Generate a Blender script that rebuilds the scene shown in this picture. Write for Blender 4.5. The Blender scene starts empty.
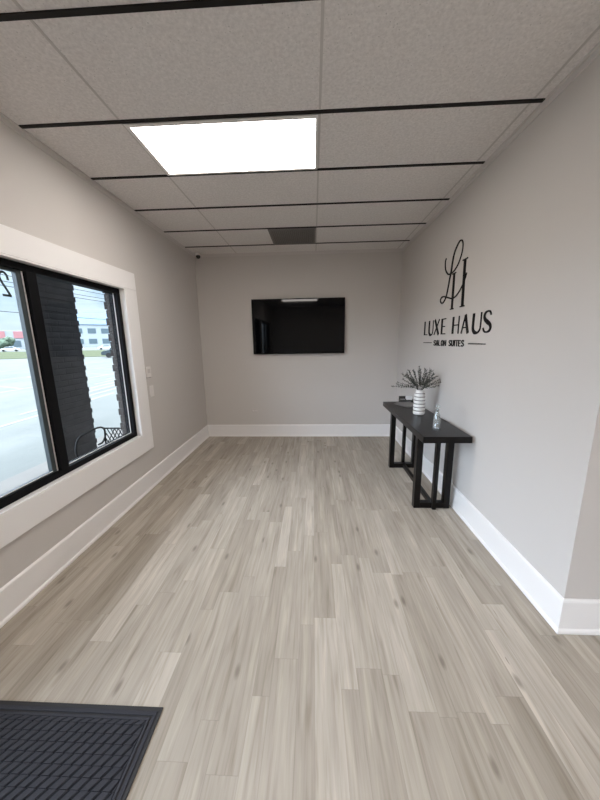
import bpy, bmesh, math, random
from mathutils import Vector, Matrix
random.seed(7)
C = bpy.context.scene
PI = math.pi

# ------------------------------------------------------------------ camera
F, YAW, PITCH, ROLL, CAMZ = 298.915, -0.0470, 0.1944, -0.0153, 1.5934
fw = Vector((math.sin(YAW)*math.cos(PITCH), math.cos(YAW)*math.cos(PITCH), -math.sin(PITCH)))
rt = Vector((math.cos(YAW), -math.sin(YAW), 0)); up = rt.cross(fw)
r2 = rt*math.cos(ROLL) + up*math.sin(ROLL); u2 = -rt*math.sin(ROLL) + up*math.cos(ROLL)
cam = bpy.data.objects.new('camera', bpy.data.cameras.new('camera')); C.collection.objects.link(cam)
cam.data.sensor_fit = 'VERTICAL'; cam.data.sensor_height = 36.0; cam.data.lens = F/800*36
cam.data.clip_start = 0.02; cam.data.clip_end = 3000
m = Matrix((r2, u2, -fw)).transposed().to_4x4(); m.translation = (0, 0, CAMZ); cam.matrix_world = m
C.camera = cam

# ------------------------------------------------------------------ world, exposure
SKY = 1.0
LAMP = 11.0
C.view_settings.view_transform = 'Standard'; C.view_settings.look = 'None'
C.view_settings.exposure = 0.62; C.view_settings.gamma = 1.0
C.cycles.diffuse_bounces = 8; C.cycles.max_bounces = 16; C.cycles.transparent_max_bounces = 16
C.cycles.caustics_reflective = False

class NT:
    """small helper to wire shader nodes"""
    def __init__(s, tree): s.t = tree; s.t.nodes.clear()
    def n(s, kind, ins=None, **props):
        nd = s.t.nodes.new(kind)
        for k, v in props.items(): setattr(nd, k, v)
        for k, v in (ins or {}).items():
            sock = nd.inputs[k]
            if hasattr(v, 'is_linked') or isinstance(v, bpy.types.NodeSocket): s.t.links.new(v, sock)
            else: sock.default_value = v
        return nd
    def math(s, op, a, b=0.0, c=None):
        ins = {0: a, 1: b}
        if c is not None: ins[2] = c
        return s.n('ShaderNodeMath', ins, operation=op).outputs[0]
    def ramp(s, fac, stops, interp='LINEAR'):
        nd = s.n('ShaderNodeValToRGB', {0: fac}); cr = nd.color_ramp; cr.interpolation = interp
        while len(cr.elements) < len(stops): cr.elements.new(0.5)
        for e, (p, c) in zip(cr.elements, stops): e.position = p; e.color = (*c, 1) if len(c) == 3 else c
        return nd.outputs[0]
    def mix(s, fac, a, b, blend='MIX'):
        nd = s.n('ShaderNodeMix', data_type='RGBA', blend_type=blend)
        for i, v in ((0, fac), (6, a), (7, b)):
            if isinstance(v, bpy.types.NodeSocket): s.t.links.new(v, nd.inputs[i])
            elif i == 0: nd.inputs[i].default_value = v
            else: nd.inputs[i].default_value = (*v, 1)
        return nd.outputs[2]

w = bpy.data.worlds.new('sky'); C.world = w; w.use_nodes = True
N = NT(w.node_tree)
tc = N.n('ShaderNodeTexCoord').outputs['Generated']
sep = N.n('ShaderNodeSeparateXYZ', {0: tc})
zz = sep.outputs['Z']
base = N.ramp(zz, [(0.0, (.55, .64, .72)), (0.08, (.44, .58, .73)), (0.30, (.35, .52, .74)), (0.42, (2.6, 3.0, 3.6)), (0.7, (4.4, 4.9, 5.5)), (1.0, (4.6, 5.0, 5.6))])
mp = N.n('ShaderNodeMapping', {0: tc, 'Scale': (1.6, 1.6, 6.0)})
cl = N.n('ShaderNodeTexNoise', {'Vector': mp.outputs[0], 'Scale': 2.2, 'Detail': 5.0, 'Roughness': .55}).outputs[0]
clm = N.ramp(cl, [(0.42, (0, 0, 0)), (0.68, (1, 1, 1))])
skc = N.mix(N.math('MULTIPLY', clm, .7), base, N.mix(zz, (.50, .60, .70), (4.0, 4.1, 4.2)))
# bright lobe added to the unseen sky behind the viewer, lights the right wall
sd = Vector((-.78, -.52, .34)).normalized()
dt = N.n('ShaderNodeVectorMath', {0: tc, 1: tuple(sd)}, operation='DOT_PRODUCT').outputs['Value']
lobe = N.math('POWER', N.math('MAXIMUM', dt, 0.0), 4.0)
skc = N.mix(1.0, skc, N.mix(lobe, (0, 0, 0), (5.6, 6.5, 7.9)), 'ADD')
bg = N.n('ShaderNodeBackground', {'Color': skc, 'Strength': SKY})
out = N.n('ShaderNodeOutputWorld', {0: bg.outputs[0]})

# ------------------------------------------------------------------ materials
def principled(name, col, rough=.5, metal=0.0, spec=.5, bump=None, var=None, coat=0.0, **kw):
    """bump = (noise scale, strength, distance); var = (scale, amount) colour mottling"""
    mt = bpy.data.materials.new(name); mt.use_nodes = True; N = NT(mt.node_tree)
    ins = {'Roughness': rough, 'Metallic': metal, 'Specular IOR Level': spec, 'Coat Weight': coat}
    pos = N.n('ShaderNodeNewGeometry').outputs['Position']
    if var:
        ns = N.n('ShaderNodeTexNoise', {'Vector': pos, 'Scale': var[0], 'Detail': 4.0}).outputs[0]
        k = var[1]
        ins['Base Color'] = N.mix(ns, tuple(c*(1-k) for c in col), tuple(min(1, c*(1+k)) for c in col))
    else: ins['Base Color'] = (*col, 1)
    if bump:
        nb = N.n('ShaderNodeTexNoise', {'Vector': pos, 'Scale': bump[0], 'Detail': 3.0}).outputs[0]
        ins['Normal'] = N.n('ShaderNodeBump', {'Height': nb, 'Strength': bump[1], 'Distance': bump[2]}).outputs[0]
    ins.update(kw)
    p = N.n('ShaderNodeBsdfPrincipled', ins)
    N.n('ShaderNodeOutputMaterial', {0: p.outputs[0]})
    return mt

def wood_floor():
    mt = bpy.data.materials.new('vinyl_plank'); mt.use_nodes = True; N = NT(mt.node_tree)
    pos = N.n('ShaderNodeNewGeometry').outputs['Position']
    s = N.n('ShaderNodeSeparateXYZ', {0: pos}); x, y = s.outputs[0], s.outputs[1]
    P, SPL = 0.205, 0.125
    xo = N.math('ADD', x, 10.05)
    q = N.math('DIVIDE', xo, P); k = N.math('FLOOR', q)
    u = N.math('MULTIPLY', N.math('FRACT', q), P)
    sub = N.math('GREATER_THAN', u, SPL)
    col = N.math('ADD', N.math('MULTIPLY', k, 2.0), sub)
    wn = N.n('ShaderNodeTexWhiteNoise', {'W': col}, noise_dimensions='1D').outputs[0]
    LEN = 0.80
    r = N.math('ADD', N.math('DIVIDE', y, LEN), N.math('MULTIPLY', wn, 7.31))
    row = N.math('FLOOR', N.math('ADD', r, 40.0))
    idv = N.n('ShaderNodeCombineXYZ', {0: col, 1: row, 2: 0.0}).outputs[0]
    pn = N.n('ShaderNodeTexWhiteNoise', {'Vector': idv}, noise_dimensions='3D')
    rnd, rcol = pn.outputs[0], pn.outputs[1]
    # grain: noise stretched along the plank, shifted for every plank
    off = N.n('ShaderNodeVectorMath', {0: rcol, 1: (9.0, 9.0, 9.0)}, operation='MULTIPLY').outputs[0]
    def grain(sx, sy, detail, dist=0.0):
        v = N.n('ShaderNodeVectorMath', {0: pos, 1: (sx, sy, 1.0)}, operation='MULTIPLY').outputs[0]
        v = N.n('ShaderNodeVectorMath', {0: v, 1: off}, operation='ADD').outputs[0]
        return N.n('ShaderNodeTexNoise', {'Vector': v, 'Scale': 1.0, 'Detail': detail, 'Roughness': .6, 'Distortion': dist}).outputs[0]
    g1 = grain(30.0, 2.0, 3.5, .5)
    g2 = grain(75.0, 2.6, 3.0, .3)
    g3 = grain(5.0, 1.3, 2.0)
    base = N.ramp(rnd, [(0.0, (.358, .320, .272)), (.35, (.385, .346, .298)), (.65, (.405, .366, .316)), (.85, (.435, .395, .343)), (1.0, (.480, .438, .383))])
    streak = N.ramp(g1, [(.28, (.72, .69, .65)), (.45, (.97, .965, .96)), (.55, (1.02, 1.02, 1.02)), (.72, (1.22, 1.21, 1.19))])
    c = N.mix(.95, base, streak, 'MULTIPLY')
    fine = N.ramp(g2, [(.3, (.86, .85, .83)), (.52, (1, 1, 1)), (.8, (1.07, 1.07, 1.06))])
    c = N.mix(.9, c, fine, 'MULTIPLY')
    broad = N.ramp(g3, [(.3, (.88, .87, .86)), (.7, (1.1, 1.1, 1.1))])
    c = N.mix(.8, c, broad, 'MULTIPLY')
    # knots
    kv = N.n('ShaderNodeVectorMath', {0: pos, 1: (9.5, 3.4, 1.0)}, operation='MULTIPLY').outputs[0]
    kv = N.n('ShaderNodeVectorMath', {0: kv, 1: off}, operation='ADD').outputs[0]
    vo = N.n('ShaderNodeTexVoronoi', {'Vector': kv, 'Scale': 1.0}, voronoi_dimensions='2D')
    kd = N.ramp(vo.outputs['Distance'], [(.05, (1, 1, 1)), (.16, (0, 0, 0))])
    has = N.math('GREATER_THAN', N.n('ShaderNodeSeparateColor', {0: vo.outputs['Color']}).outputs[0], .88)
    kf = N.math('MULTIPLY', N.math('MULTIPLY', kd, has), .55)
    c = N.mix(kf, c, (.13, .108, .086))
    # fine dark checks in a few planks
    ck = N.ramp(grain(120.0, 9.0, 1.0), [(.70, (0, 0, 0)), (.76, (1, 1, 1))])
    few = N.math('MULTIPLY', N.math('GREATER_THAN', g3, .57), N.math('GREATER_THAN', rnd, .72))
    c = N.mix(N.math('MULTIPLY', N.math('MULTIPLY', ck, few), .6), c, (.10, .085, .07))
    # seams
    e1 = N.math('MINIMUM', u, N.math('SUBTRACT', P, u)); e2 = N.math('ABSOLUTE', N.math('SUBTRACT', u, SPL))
    ex = N.math('MINIMUM', e1, e2)
    fy = N.math('FRACT', r); ey = N.math('MULTIPLY', N.math('MINIMUM', fy, N.math('SUBTRACT', 1.0, fy)), LEN)
    e = N.math('MINIMUM', ex, ey)
    seam = N.math('LESS_THAN', e, .0012)
    c = N.mix(N.math('MULTIPLY', seam, .22), c, (.12, .10, .085))
    bm_ = N.n('ShaderNodeBump', {'Height': g2, 'Strength': .06, 'Distance': .002}).outputs[0]
    rough = N.math('ADD', .48, N.math('MULTIPLY', g1, .16))
    p = N.n('ShaderNodeBsdfPrincipled', {'Base Color': c, 'Roughness': rough, 'Normal': bm_, 'Specular IOR Level': .25})
    N.n('ShaderNodeOutputMaterial', {0: p.outputs[0]})
    return mt

def tile_mat():
    mt = bpy.data.materials.new('mineral_tile'); mt.use_nodes = True; N = NT(mt.node_tree)
    pos = N.n('ShaderNodeNewGeometry').outputs['Position']
    a = N.n('ShaderNodeTexNoise', {'Vector': pos, 'Scale': 60.0, 'Detail': 3.0, 'Roughness': .7}).outputs[0]
    b = N.n('ShaderNodeTexVoronoi', {'Vector': pos, 'Scale': 48.0}).outputs['Distance']
    pits = N.ramp(b, [(.07, (1, 1, 1)), (.2, (0, 0, 0))])
    pm = N.math('MULTIPLY', pits, N.math('GREATER_THAN', a, .50))
    c0 = N.mix(a, (.54, .51, .495), (.94, .905, .885))
    c = N.mix(N.math('MULTIPLY', pm, .5), c0, (.26, .24, .23))
    h = N.math('SUBTRACT', a, N.math('MULTIPLY', pm, .8))
    bp = N.n('ShaderNodeBump', {'Height': h, 'Strength': .35, 'Distance': .004}).outputs[0]
    p = N.n('ShaderNodeBsdfPrincipled', {'Base Color': c, 'Roughness': .95, 'Normal': bp, 'Specular IOR Level': .1})
    N.n('ShaderNodeOutputMaterial', {0: p.outputs[0]})
    return mt

def pane_mat(name, tint=(.97, .985, .98), ior=1.45, refl=1.0, milky=0.0):
    mt = bpy.data.materials.new(name); mt.use_nodes = True; N = NT(mt.node_tree)
    tr = N.n('ShaderNodeBsdfTransparent', {'Color': (*tint, 1)})
    gl = N.n('ShaderNodeBsdfGlossy', {'Color': (1, 1, 1, 1), 'Roughness': .01})
    fc = N.n('ShaderNodeLayerWeight', {'Blend': .5}).outputs['Facing']
    r0 = ((ior-1)/(ior+1))**2
    fr = N.math('MULTIPLY', N.math('ADD', r0, N.math('MULTIPLY', 1-r0, N.math('POWER', fc, 5.0))), refl)
    mx = N.n('ShaderNodeMixShader', {0: fr, 1: tr.outputs[0], 2: gl.outputs[0]})
    if milky:
        mx = N.n('ShaderNodeMixShader', {0: milky, 1: mx.outputs[0], 2: N.n('ShaderNodeBsdfDiffuse', {0: (.8, .82, .82, 1)}).outputs[0]})
    N.n('ShaderNodeOutputMaterial', {0: mx.outputs[0]})
    return mt

def brick_mat(name, c1, c2, mortar, axis='xz'):
    mt = bpy.data.materials.new(name); mt.use_nodes = True; N = NT(mt.node_tree)
    pos = N.n('ShaderNodeNewGeometry').outputs['Position']
    s = N.n('ShaderNodeSeparateXYZ', {0: pos})
    h = N.math('ADD', s.outputs[0], s.outputs[1])
    v = N.n('ShaderNodeCombineXYZ', {0: h, 1: s.outputs[2], 2: 0.0}).outputs[0]
    b = N.n('ShaderNodeTexBrick', {'Vector': v, 'Color1': (*c1, 1), 'Color2': (*c2, 1), 'Mortar': (*mortar, 1), 'Scale': 1.0,
            'Mortar Size': .008, 'Brick Width': .21, 'Row Height': .076, 'Bias': 0.0})
    ns = N.n('ShaderNodeTexNoise', {'Vector': pos, 'Scale': 9.0, 'Detail': 4.0}).outputs[0]
    c = N.mix(.6, b.outputs[0], N.ramp(ns, [(.3, (.7, .7, .7)), (.7, (1.2, 1.2, 1.2))]), 'MULTIPLY')
    bp = N.n('ShaderNodeBump', {'Height': b.outputs[1], 'Strength': .6, 'Distance': -.008}).outputs[0]
    p = N.n('ShaderNodeBsdfPrincipled', {'Base Color': c, 'Roughness': .8, 'Normal': bp})
    N.n('ShaderNodeOutputMaterial', {0: p.outputs[0]})
    return mt

def lot_mat():
    mt = bpy.data.materials.new('concrete_lot'); mt.use_nodes = True; N = NT(mt.node_tree)
    pos = N.n('ShaderNodeNewGeometry').outputs['Position']
    a = N.n('ShaderNodeTexNoise', {'Vector': pos, 'Scale': .35, 'Detail': 6.0, 'Roughness': .6}).outputs[0]
    v = N.n('ShaderNodeVectorMath', {0: pos, 1: (1.0, .12, 1.0)}, operation='MULTIPLY').outputs[0]
    b = N.n('ShaderNodeTexNoise', {'Vector': v, 'Scale': 1.1, 'Detail': 4.0}).outputs[0]
    c = N.ramp(a, [(.3, (.095, .103, .098)), (.5, (.112, .120, .114)), (.7, (.130, .137, .130))])
    c = N.mix(.7, c, N.ramp(b, [(.3, (.85, .86, .86)), (.7, (1.1, 1.1, 1.1))]), 'MULTIPLY')
    p = N.n('ShaderNodeBsdfPrincipled', {'Base Color': c, 'Roughness': .75, 'Specular IOR Level': .3})
    N.n('ShaderNodeOutputMaterial', {0: p.outputs[0]})
    return mt

def wood_mat(name, c1, c2, rough):
    mt = bpy.data.materials.new(name); mt.use_nodes = True; N = NT(mt.node_tree)
    pos = N.n('ShaderNodeNewGeometry').outputs['Position']
    v = N.n('ShaderNodeVectorMath', {0: pos, 1: (60.0, 3.0, 60.0)}, operation='MULTIPLY').outputs[0]
    a = N.n('ShaderNodeTexNoise', {'Vector': v, 'Scale': 1.0, 'Detail': 4.0, 'Distortion': .5}).outputs[0]
    c = N.mix(a, c1, c2)
    bp = N.n('ShaderNodeBump', {'Height': a, 'Strength': .1, 'Distance': .002}).outputs[0]
    p = N.n('ShaderNodeBsdfPrincipled', {'Base Color': c, 'Roughness': rough, 'Normal': bp, 'Specular IOR Level': .20})
    N.n('ShaderNodeOutputMaterial', {0: p.outputs[0]})
    return mt

def emit_mat(name, col, strength):
    mt = bpy.data.materials.new(name); mt.use_nodes = True; N = NT(mt.node_tree)
    pos = N.n('ShaderNodeNewGeometry').outputs['Position']
    ns = N.n('ShaderNodeTexNoise', {'Vector': pos, 'Scale': 4.0}).outputs[0]
    st = N.math('MULTIPLY', N.math('ADD', N.math('MULTIPLY', ns, .1), .95), strength)
    e = N.n('ShaderNodeEmission', {'Color': (*col, 1), 'Strength': st})
    N.n('ShaderNodeOutputMaterial', {0: e.outputs[0]})
    return mt

M = {}
M['wall'] = principled('greige_wall_paint', (.580, .548, .522), .75, spec=.25, bump=(180, .06, .002), var=(1.2, .012))
M['trimw'] = principled('white_trim_paint', (.83, .81, .80), .4, bump=(40, .03, .001))
M['gridw'] = principled('white_wall_angle', (.62, .585, .565), .5, spec=.3)
M['joint'] = principled('tile_joint_grey', (.56, .53, .51), .8, spec=.1)
M['tbar'] = principled('black_grid_bar', (.012, .010, .009), .6, spec=.2)
M['floor'] = wood_floor(); M['tile'] = tile_mat()
M['lens'] = emit_mat('lit_diffuser', (1.0, .935, .875), LAMP)
M['lightframe'] = principled('white_enamel_frame', (.78, .76, .74), .45)
M['ventg'] = principled('grey_vent_metal', (.20, .185, .175), .6, spec=.3)
M['ventd'] = principled('dark_vent_duct', (.07, .064, .06), .8, spec=.1)
M['blackal'] = principled('black_window_metal', (.005, .005, .006), .6, spec=.1)
M['sash'] = principled('grey_sash_metal', (.050, .062, .066), .45, metal=.2)
M['gasket'] = principled('pale_gasket', (.60, .58, .57), .6)
M['glass'] = pane_mat('window_glass', refl=.45)
M['vinyl'] = principled('dark_vinyl', (.035, .05, .06), .5)
M['wood'] = wood_mat('espresso_wood', (.0040, .0032, .0030), (.0085, .0068, .0063), .30)
M['tvscreen'] = principled('tv_screen', (.0010, .0012, .002), .035, spec=.24, bump=(2, .0, .001))
M['tvbody'] = principled('tv_plastic', (.003, .003, .0035), .6, spec=.1)
M['plate'] = principled('white_plastic', (.70, .665, .64), .4)
M['outletp'] = principled('greige_outlet_plastic', (.56, .52, .495), .45)
M['slot'] = principled('dark_slot', (.05, .045, .04), .6)
M['camd'] = principled('camera_dome_black', (.01, .01, .01), .15)
M['vase'] = principled('white_glaze', (.80, .79, .775), .28, coat=.2)
M['vaseg'] = principled('grey_glaze_band', (.23, .225, .215), .4)
M['leaf'] = principled('grey_green_leaf', (.055, .060, .050), .7, var=(60, .35))
M['stem'] = principled('dark_stem', (.05, .045, .038), .8)
M['paper'] = principled('glossy_paper', (.22, .215, .215), .3, var=(30, .25))
M['white'] = principled('white_card', (.80, .80, .79), .5)
M['acryl'] = principled('smoked_acrylic', (.06, .058, .055), .15)
M['bottle'] = pane_mat('clear_glass', (.90, .92, .92), 1.9, 1.0, .10)
M['letter'] = principled('black_acrylic_letter', (.006, .005, .005), .6, spec=.15)
M['matb'] = principled('black_rubber_edge', (.016, .016, .018), .65, bump=(300, .2, .001))
M['matp'] = principled('charcoal_mat_fibre', (.043, .044, .052), .95, spec=.1, bump=(700, .5, .002), var=(350, .3))
M['matg'] = principled('charcoal_mat_groove', (.014, .0145, .018), .95, spec=.1, bump=(700, .5, .002))
M['brickd'] = brick_mat('dark_brick', (.060, .057, .061), (.050, .048, .052), (.058, .055, .058))  # even dark grey, mortar close to the bricks in tone
M['brickr'] = brick_mat('brown_brick', (.050, .034, .030), (.036, .027, .024), (.050, .043, .039))
M['lot'] = lot_mat()
M['walk'] = principled('sidewalk_concrete', (.13, .122, .112), .8, var=(3, .2), bump=(40, .2, .004))
M['line'] = principled('parking_paint', (.19, .195, .185), .7, var=(4, .1))
M['grass'] = principled('far_grass', (.080, .092, .055), .95, var=(.3, .25), spec=.05)
M['iron'] = principled('wrought_iron', (.010, .010, .011), .6, spec=.2)
M['soffit'] = principled('porch_soffit', (.30, .29, .28), .8)
M['pale'] = principled('pale_cladding', (.36, .40, .43), .7, var=(.2, .08))
M['wind'] = principled('dark_shop_glass', (.10, .14, .165), .3)
M['slate'] = principled('blue_grey_roof', (.10, .16, .23), .6, var=(.3, .1))
M['red'] = principled('red_shop_sign', (.42, .19, .20), .6)
M['carw'] = principled('white_car_paint', (.72, .74, .75), .3)
M['carg'] = principled('dark_car_paint', (.05, .07, .08), .3)
M['tyre'] = principled('tyre_rubber', (.02, .02, .02), .8)
M['tree'] = principled('far_tree_leaf', (.09, .13, .09), .9, var=(2, .4))
M['bark'] = principled('tree_bark', (.10, .08, .06), .9)
M['wire'] = principled('power_wire', (.03, .035, .04), .6)
M['pole'] = principled('timber_pole', (.14, .11, .085), .9)

# ------------------------------------------------------------------ mesh helpers
def link(o, parent=None):
    C.collection.objects.link(o)
    if parent is not None: o.parent = parent
    return o
def obj(name, bm, mats, parent=None, smooth=False):
    me = bpy.data.meshes.new(name); bm.normal_update(); bm.to_mesh(me); bm.free()
    for mm in (mats if isinstance(mats, (list, tuple)) else [mats]): me.materials.append(M[mm] if isinstance(mm, str) else mm)
    if smooth:
        for p in me.polygons: p.use_smooth = True
    return link(bpy.data.objects.new(name, me), parent)
def thing(name, label, cat, loc=(0, 0, 0), rz=0, group=None):
    o = bpy.data.objects.new(name, None); C.collection.objects.link(o)
    o.location = loc; o.rotation_euler = (0, 0, rz); o.empty_display_size = .05
    return tag(o, label, cat, group)
def tag(o, label, cat, group=None):
    o['label'] = label; o['category'] = cat
    if group: o['group'] = group
    return o
def struct(o, label=None):
    o['kind'] = 'structure'
    if label: o['label'] = label
    return o
def B(): return bmesh.new()
def box(bm, x0, x1, y0, y1, z0, z1, bevel=0.0, seg=2, mi=0):
    r = bmesh.ops.create_cube(bm, size=1.0); vs = r['verts']
    for v in vs:
        v.co = Vector((x0 + (v.co.x+.5)*(x1-x0), y0 + (v.co.y+.5)*(y1-y0), z0 + (v.co.z+.5)*(z1-z0)))
    fs = set(f for v in vs for f in v.link_faces)
    for f in fs: f.material_index = mi
    if bevel > 0:
        es = list(set(e for v in vs for e in v.link_edges))
        bmesh.ops.bevel(bm, geom=es, offset=bevel, segments=seg, profile=.6, affect='EDGES', clamp_overlap=True)
    return bm
def prism(bm, prof, a, b, mi=0):
    """prof: list of Vectors offsets; extruded from a to b (Vectors)"""
    A = [bm.verts.new(a + p) for p in prof]; Bv = [bm.verts.new(b + p) for p in prof]; n = len(prof)
    fs = [bm.faces.new((A[i], A[(i+1) % n], Bv[(i+1) % n], Bv[i])) for i in range(n)]
    fs += [bm.faces.new(A[::-1]), bm.faces.new(Bv)]
    for f in fs: f.material_index = mi
    bmesh.ops.recalc_face_normals(bm, faces=fs)
def lathe(bm, prof, seg=32, c=(0, 0, 0), mi=None, cap=True):
    """prof: list of (r,z) from bottom to top"""
    rings = []
    for r, z in prof:
        if r < 1e-6: rings.append([bm.verts.new((c[0], c[1], c[2]+z))])
        else: rings.append([bm.verts.new((c[0]+r*math.cos(2*PI*i/seg), c[1]+r*math.sin(2*PI*i/seg), c[2]+z)) for i in range(seg)])
    for k in range(len(rings)-1):
        a, b = rings[k], rings[k+1]
        for i in range(seg):
            j = (i+1) % seg
            if len(a) == 1 and len(b) == 1: continue
            if len(a) == 1: f = bm.faces.new((a[0], b[j], b[i]))
            elif len(b) == 1: f = bm.faces.new((a[i], a[j], b[0]))
            else: f = bm.faces.new((a[i], a[j], b[j], b[i]))
            if mi: f.material_index = mi(k)
    return bm
def tube(bm, pts, r, seg=8, r1=None):
    pts = [Vector(p) for p in pts]; n = len(pts); rings = []
    t0 = (pts[1]-pts[0]).normalized()
    ref = Vector((0, 0, 1)) if abs(t0.z) < .9 else Vector((1, 0, 0))
    u = t0.cross(ref).normalized()
    for i, p in enumerate(pts):
        t = (pts[min(i+1, n-1)] - pts[max(i-1, 0)]).normalized()
        u = (u - t*u.dot(t)).normalized(); v = t.cross(u)
        rr = r if r1 is None else r + (r1-r)*i/(n-1)
        rings.append([bm.verts.new(p + (u*math.cos(2*PI*k/seg) + v*math.sin(2*PI*k/seg))*rr) for k in range(seg)])
    for a, b in zip(rings, rings[1:]):
        for k in range(seg): bm.faces.new((a[k], a[(k+1) % seg], b[(k+1) % seg], b[k]))
    bm.faces.new(rings[0][::-1]); bm.faces.new(rings[-1])
    return bm
def smooth_path(pts, n=6):
    P = [Vector(p) for p in pts]; out = []
    for i in range(len(P)-1):
        p0, p1, p2, p3 = P[max(i-1, 0)], P[i], P[i+1], P[min(i+2, len(P)-1)]
        for k in range(n):
            t = k/n
            out.append(.5*((2*p1) + (p2-p0)*t + (2*p0-5*p1+4*p2-p3)*t*t + (3*p1-p0-3*p2+p3)*t**3))
    out.append(P[-1]); return out

# ------------------------------------------------------------------ room shell
XL, XR, YB, H = -1.8345, 1.35, 4.90, 2.93
YC, YF, XE = 1.444, -2.6, 3.4          # outside corner of right wall, wall behind camera, far right wall
TH = .2
WY0, WY1, WZ0, WZ1 = 1.16, 2.965, .625, 2.125     # window opening
DY0, DY1, DZ1 = -.38, .62, 2.30
SY0, SY1, SZ0, SZ1 = -2.35, -.50, .12, 2.30        # added storefront glazing past the door, for daylight                  # glazed entry door opening

bm = B(); box(bm, XL-TH, XE+TH, YF-TH, YB+TH, -.12, 0)
struct(obj('floor', bm, 'floor'), 'grey-beige wood-look plank floor')
bm = B(); box(bm, XL-TH, XE+TH, YF-TH, YB+TH, H, H+.12)
ceiling = struct(obj('ceiling', bm, 'tile'), 'suspended ceiling of pitted mineral tiles')
bm = B()
for y0, y1, z0, z1 in ((WY1, YB+TH, 0, H), (DY1, WY0, 0, H), (SY1, DY0, 0, H), (YF-TH, SY0, 0, H), (SY0, SY1, 0, SZ0), (SY0, SY1, SZ1, H), (WY0, WY1, 0, WZ0), (WY0, WY1, WZ1, H), (DY0, DY1, DZ1, H)):
    box(bm, XL-.12, XL, y0, y1, z0, z1)
struct(obj('wall_left', bm, 'wall'), 'greige wall with the black framed window')
bm = B(); box(bm, XL-TH, XR+TH, YB, YB+TH, 0, H); struct(obj('wall_back', bm, 'wall'), 'greige end wall behind the television')
bm = B()
box(bm, XR, XE+TH, YC, YB, 0, H)
struct(obj('wall_right', bm, 'wall'), 'greige wall carrying the black lettering, ending at an outside corner')
bm = B(); box(bm, XL-TH, XE+TH, YF-TH, YF, 0, H); struct(obj('wall_front', bm, 'wall'))
bm = B(); box(bm, XE, XE+TH, YF, YC, 0, H); struct(obj('wall_east', bm, 'wall'))

# ceiling grid: wide black bars across, fine joints lengthwise
Y1, D = 2.075, .6096
for k in range(-7, 5):
    y = Y1 + k*D; x1 = XR-.021 if y > YC else XE
    bm = B(); box(bm, XL+.021, x1, y-.0125, y+.0125, H-.006, H+.004)
    obj('grid_bar', bm, 'tbar', ceiling)
    # pale lip of the tile edge beside the bar
for x in (-1.173, .0463, 1.2655):
    bm = B(); box(bm, x-.007, x+.007, YF, YB-.02, H-.0012, H+.003)
    obj('tile_joint', bm, 'joint', ceiling)

def angle_trim(name, a, b, n):
    """wall angle moulding at the ceiling edge; n points into the room"""
    a, b, n = Vector(a), Vector(b), Vector(n); z = Vector((0, 0, 1))
    prof = [Vector(), n*.022, n*.022 - z*.007, n*.009 - z*.010, n*.007 - z*.036, -z*.038]
    bm = B(); prism(bm, prof, a, b); return struct(obj(name, bm, 'gridw'), 'white moulding where ceiling meets wall')
angle_trim('trim_1', (XL, YF, H), (XL, YB, H), (1, 0, 0))
angle_trim('trim_2', (XR, YC, H), (XR, YB, H), (-1, 0, 0))
angle_trim('trim_3', (XL, YB, H), (XR, YB, H), (0, -1, 0))
angle_trim('trim_4', (XR-.02, YC, H), (XE, YC, H), (0, -1, 0))

def baseboard(name, a, b, n, ea=0.0, eb=0.0):
    a, b, n = Vector(a), Vector(b), Vector(n); z = Vector((0, 0, 1)); d = (b-a).normalized()
    prof = [Vector(), n*.028, n*.028 + z*.010, n*.024 + z*.018, n*.017 + z*.024, n*.016 + z*.026, n*.016 + z*.190, n*.012 + z*.198, n*.004 + z*.203, z*.203]
    bm = B(); n_ = len(prof)
    A = [bm.verts.new(a + p + d*(ea*p.dot(n))) for p in prof]; Bv = [bm.verts.new(b + p + d*(eb*p.dot(n))) for p in prof]
    for i in range(n_): bm.faces.new((A[i], A[(i+1) % n_], Bv[(i+1) % n_], Bv[i]))
    bm.faces.new(A[::-1]); bm.faces.new(Bv); bmesh.ops.recalc_face_normals(bm, faces=bm.faces[:])
    return struct(obj(name, bm, 'trimw'), 'tall white baseboard')
baseboard('baseboard_left', (XL, DY1+.12, 0), (XL, YB, 0), (1, 0, 0), 0, -1)
baseboard('baseboard_back', (XL, YB, 0), (XR, YB, 0), (0, -1, 0), 1, -1)
baseboard('baseboard_right', (XR, YC, 0), (XR, YB, 0), (-1, 0, 0), -1, -1)
baseboard('baseboard_return', (XR, YC, 0), (XE, YC, 0), (0, -1, 0), -1, 0)
baseboard('baseboard_east', (XE, YF, 0), (XE, YC, 0), (-1, 0, 0), 0, 0)
baseboard('baseboard_front', (XL, YF, 0), (XE, YF, 0), (0, 1, 0), 0, 0)

# brick veneer outside the left wall, its courses toothed at the window jamb
bm = B(); VX1, VX0 = XL-.121, XL-.195
for y0, y1, z0, z1 in ((3.16, YB+TH, -.2, 3.1), (DY1, 1.0, -.2, 3.1), (SY1, DY0, -.2, 3.1), (-4.0, SY0, -.2, 3.1), (1.0, 3.16, -.2, WZ0+.01), (1.0, 3.16, WZ1-.005, 3.1), (DY0, DY1, DZ1, 3.1), (SY0, SY1, -.2, SZ0), (SY0, SY1, SZ1, 3.1)):
    box(bm, VX0, VX1, y0, y1, z0, z1)
z = WZ0+.01; k = 0
while z < WZ1-.006:
    z2 = min(z+.076, WZ1-.005); o = .007 if k % 2 else 0
    for e_, w_ in ((3.16, -1), (1.0, 1)):
        jy = WY1-.008-o if w_ < 0 else WY0+.008+o
        box(bm, VX0-o, VX1, min(e_, jy), max(e_, jy), z, z2-.009); jy += .006 if w_ < 0 else -.006
        box(bm, VX0+.008, VX1, min(e_, jy), max(e_, jy), z2-.009, z2)
    z = z2; k += 1
struct(obj('wall_outside', bm, 'brickr'), 'brown brick facing seen at the right edge of the window')

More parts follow.
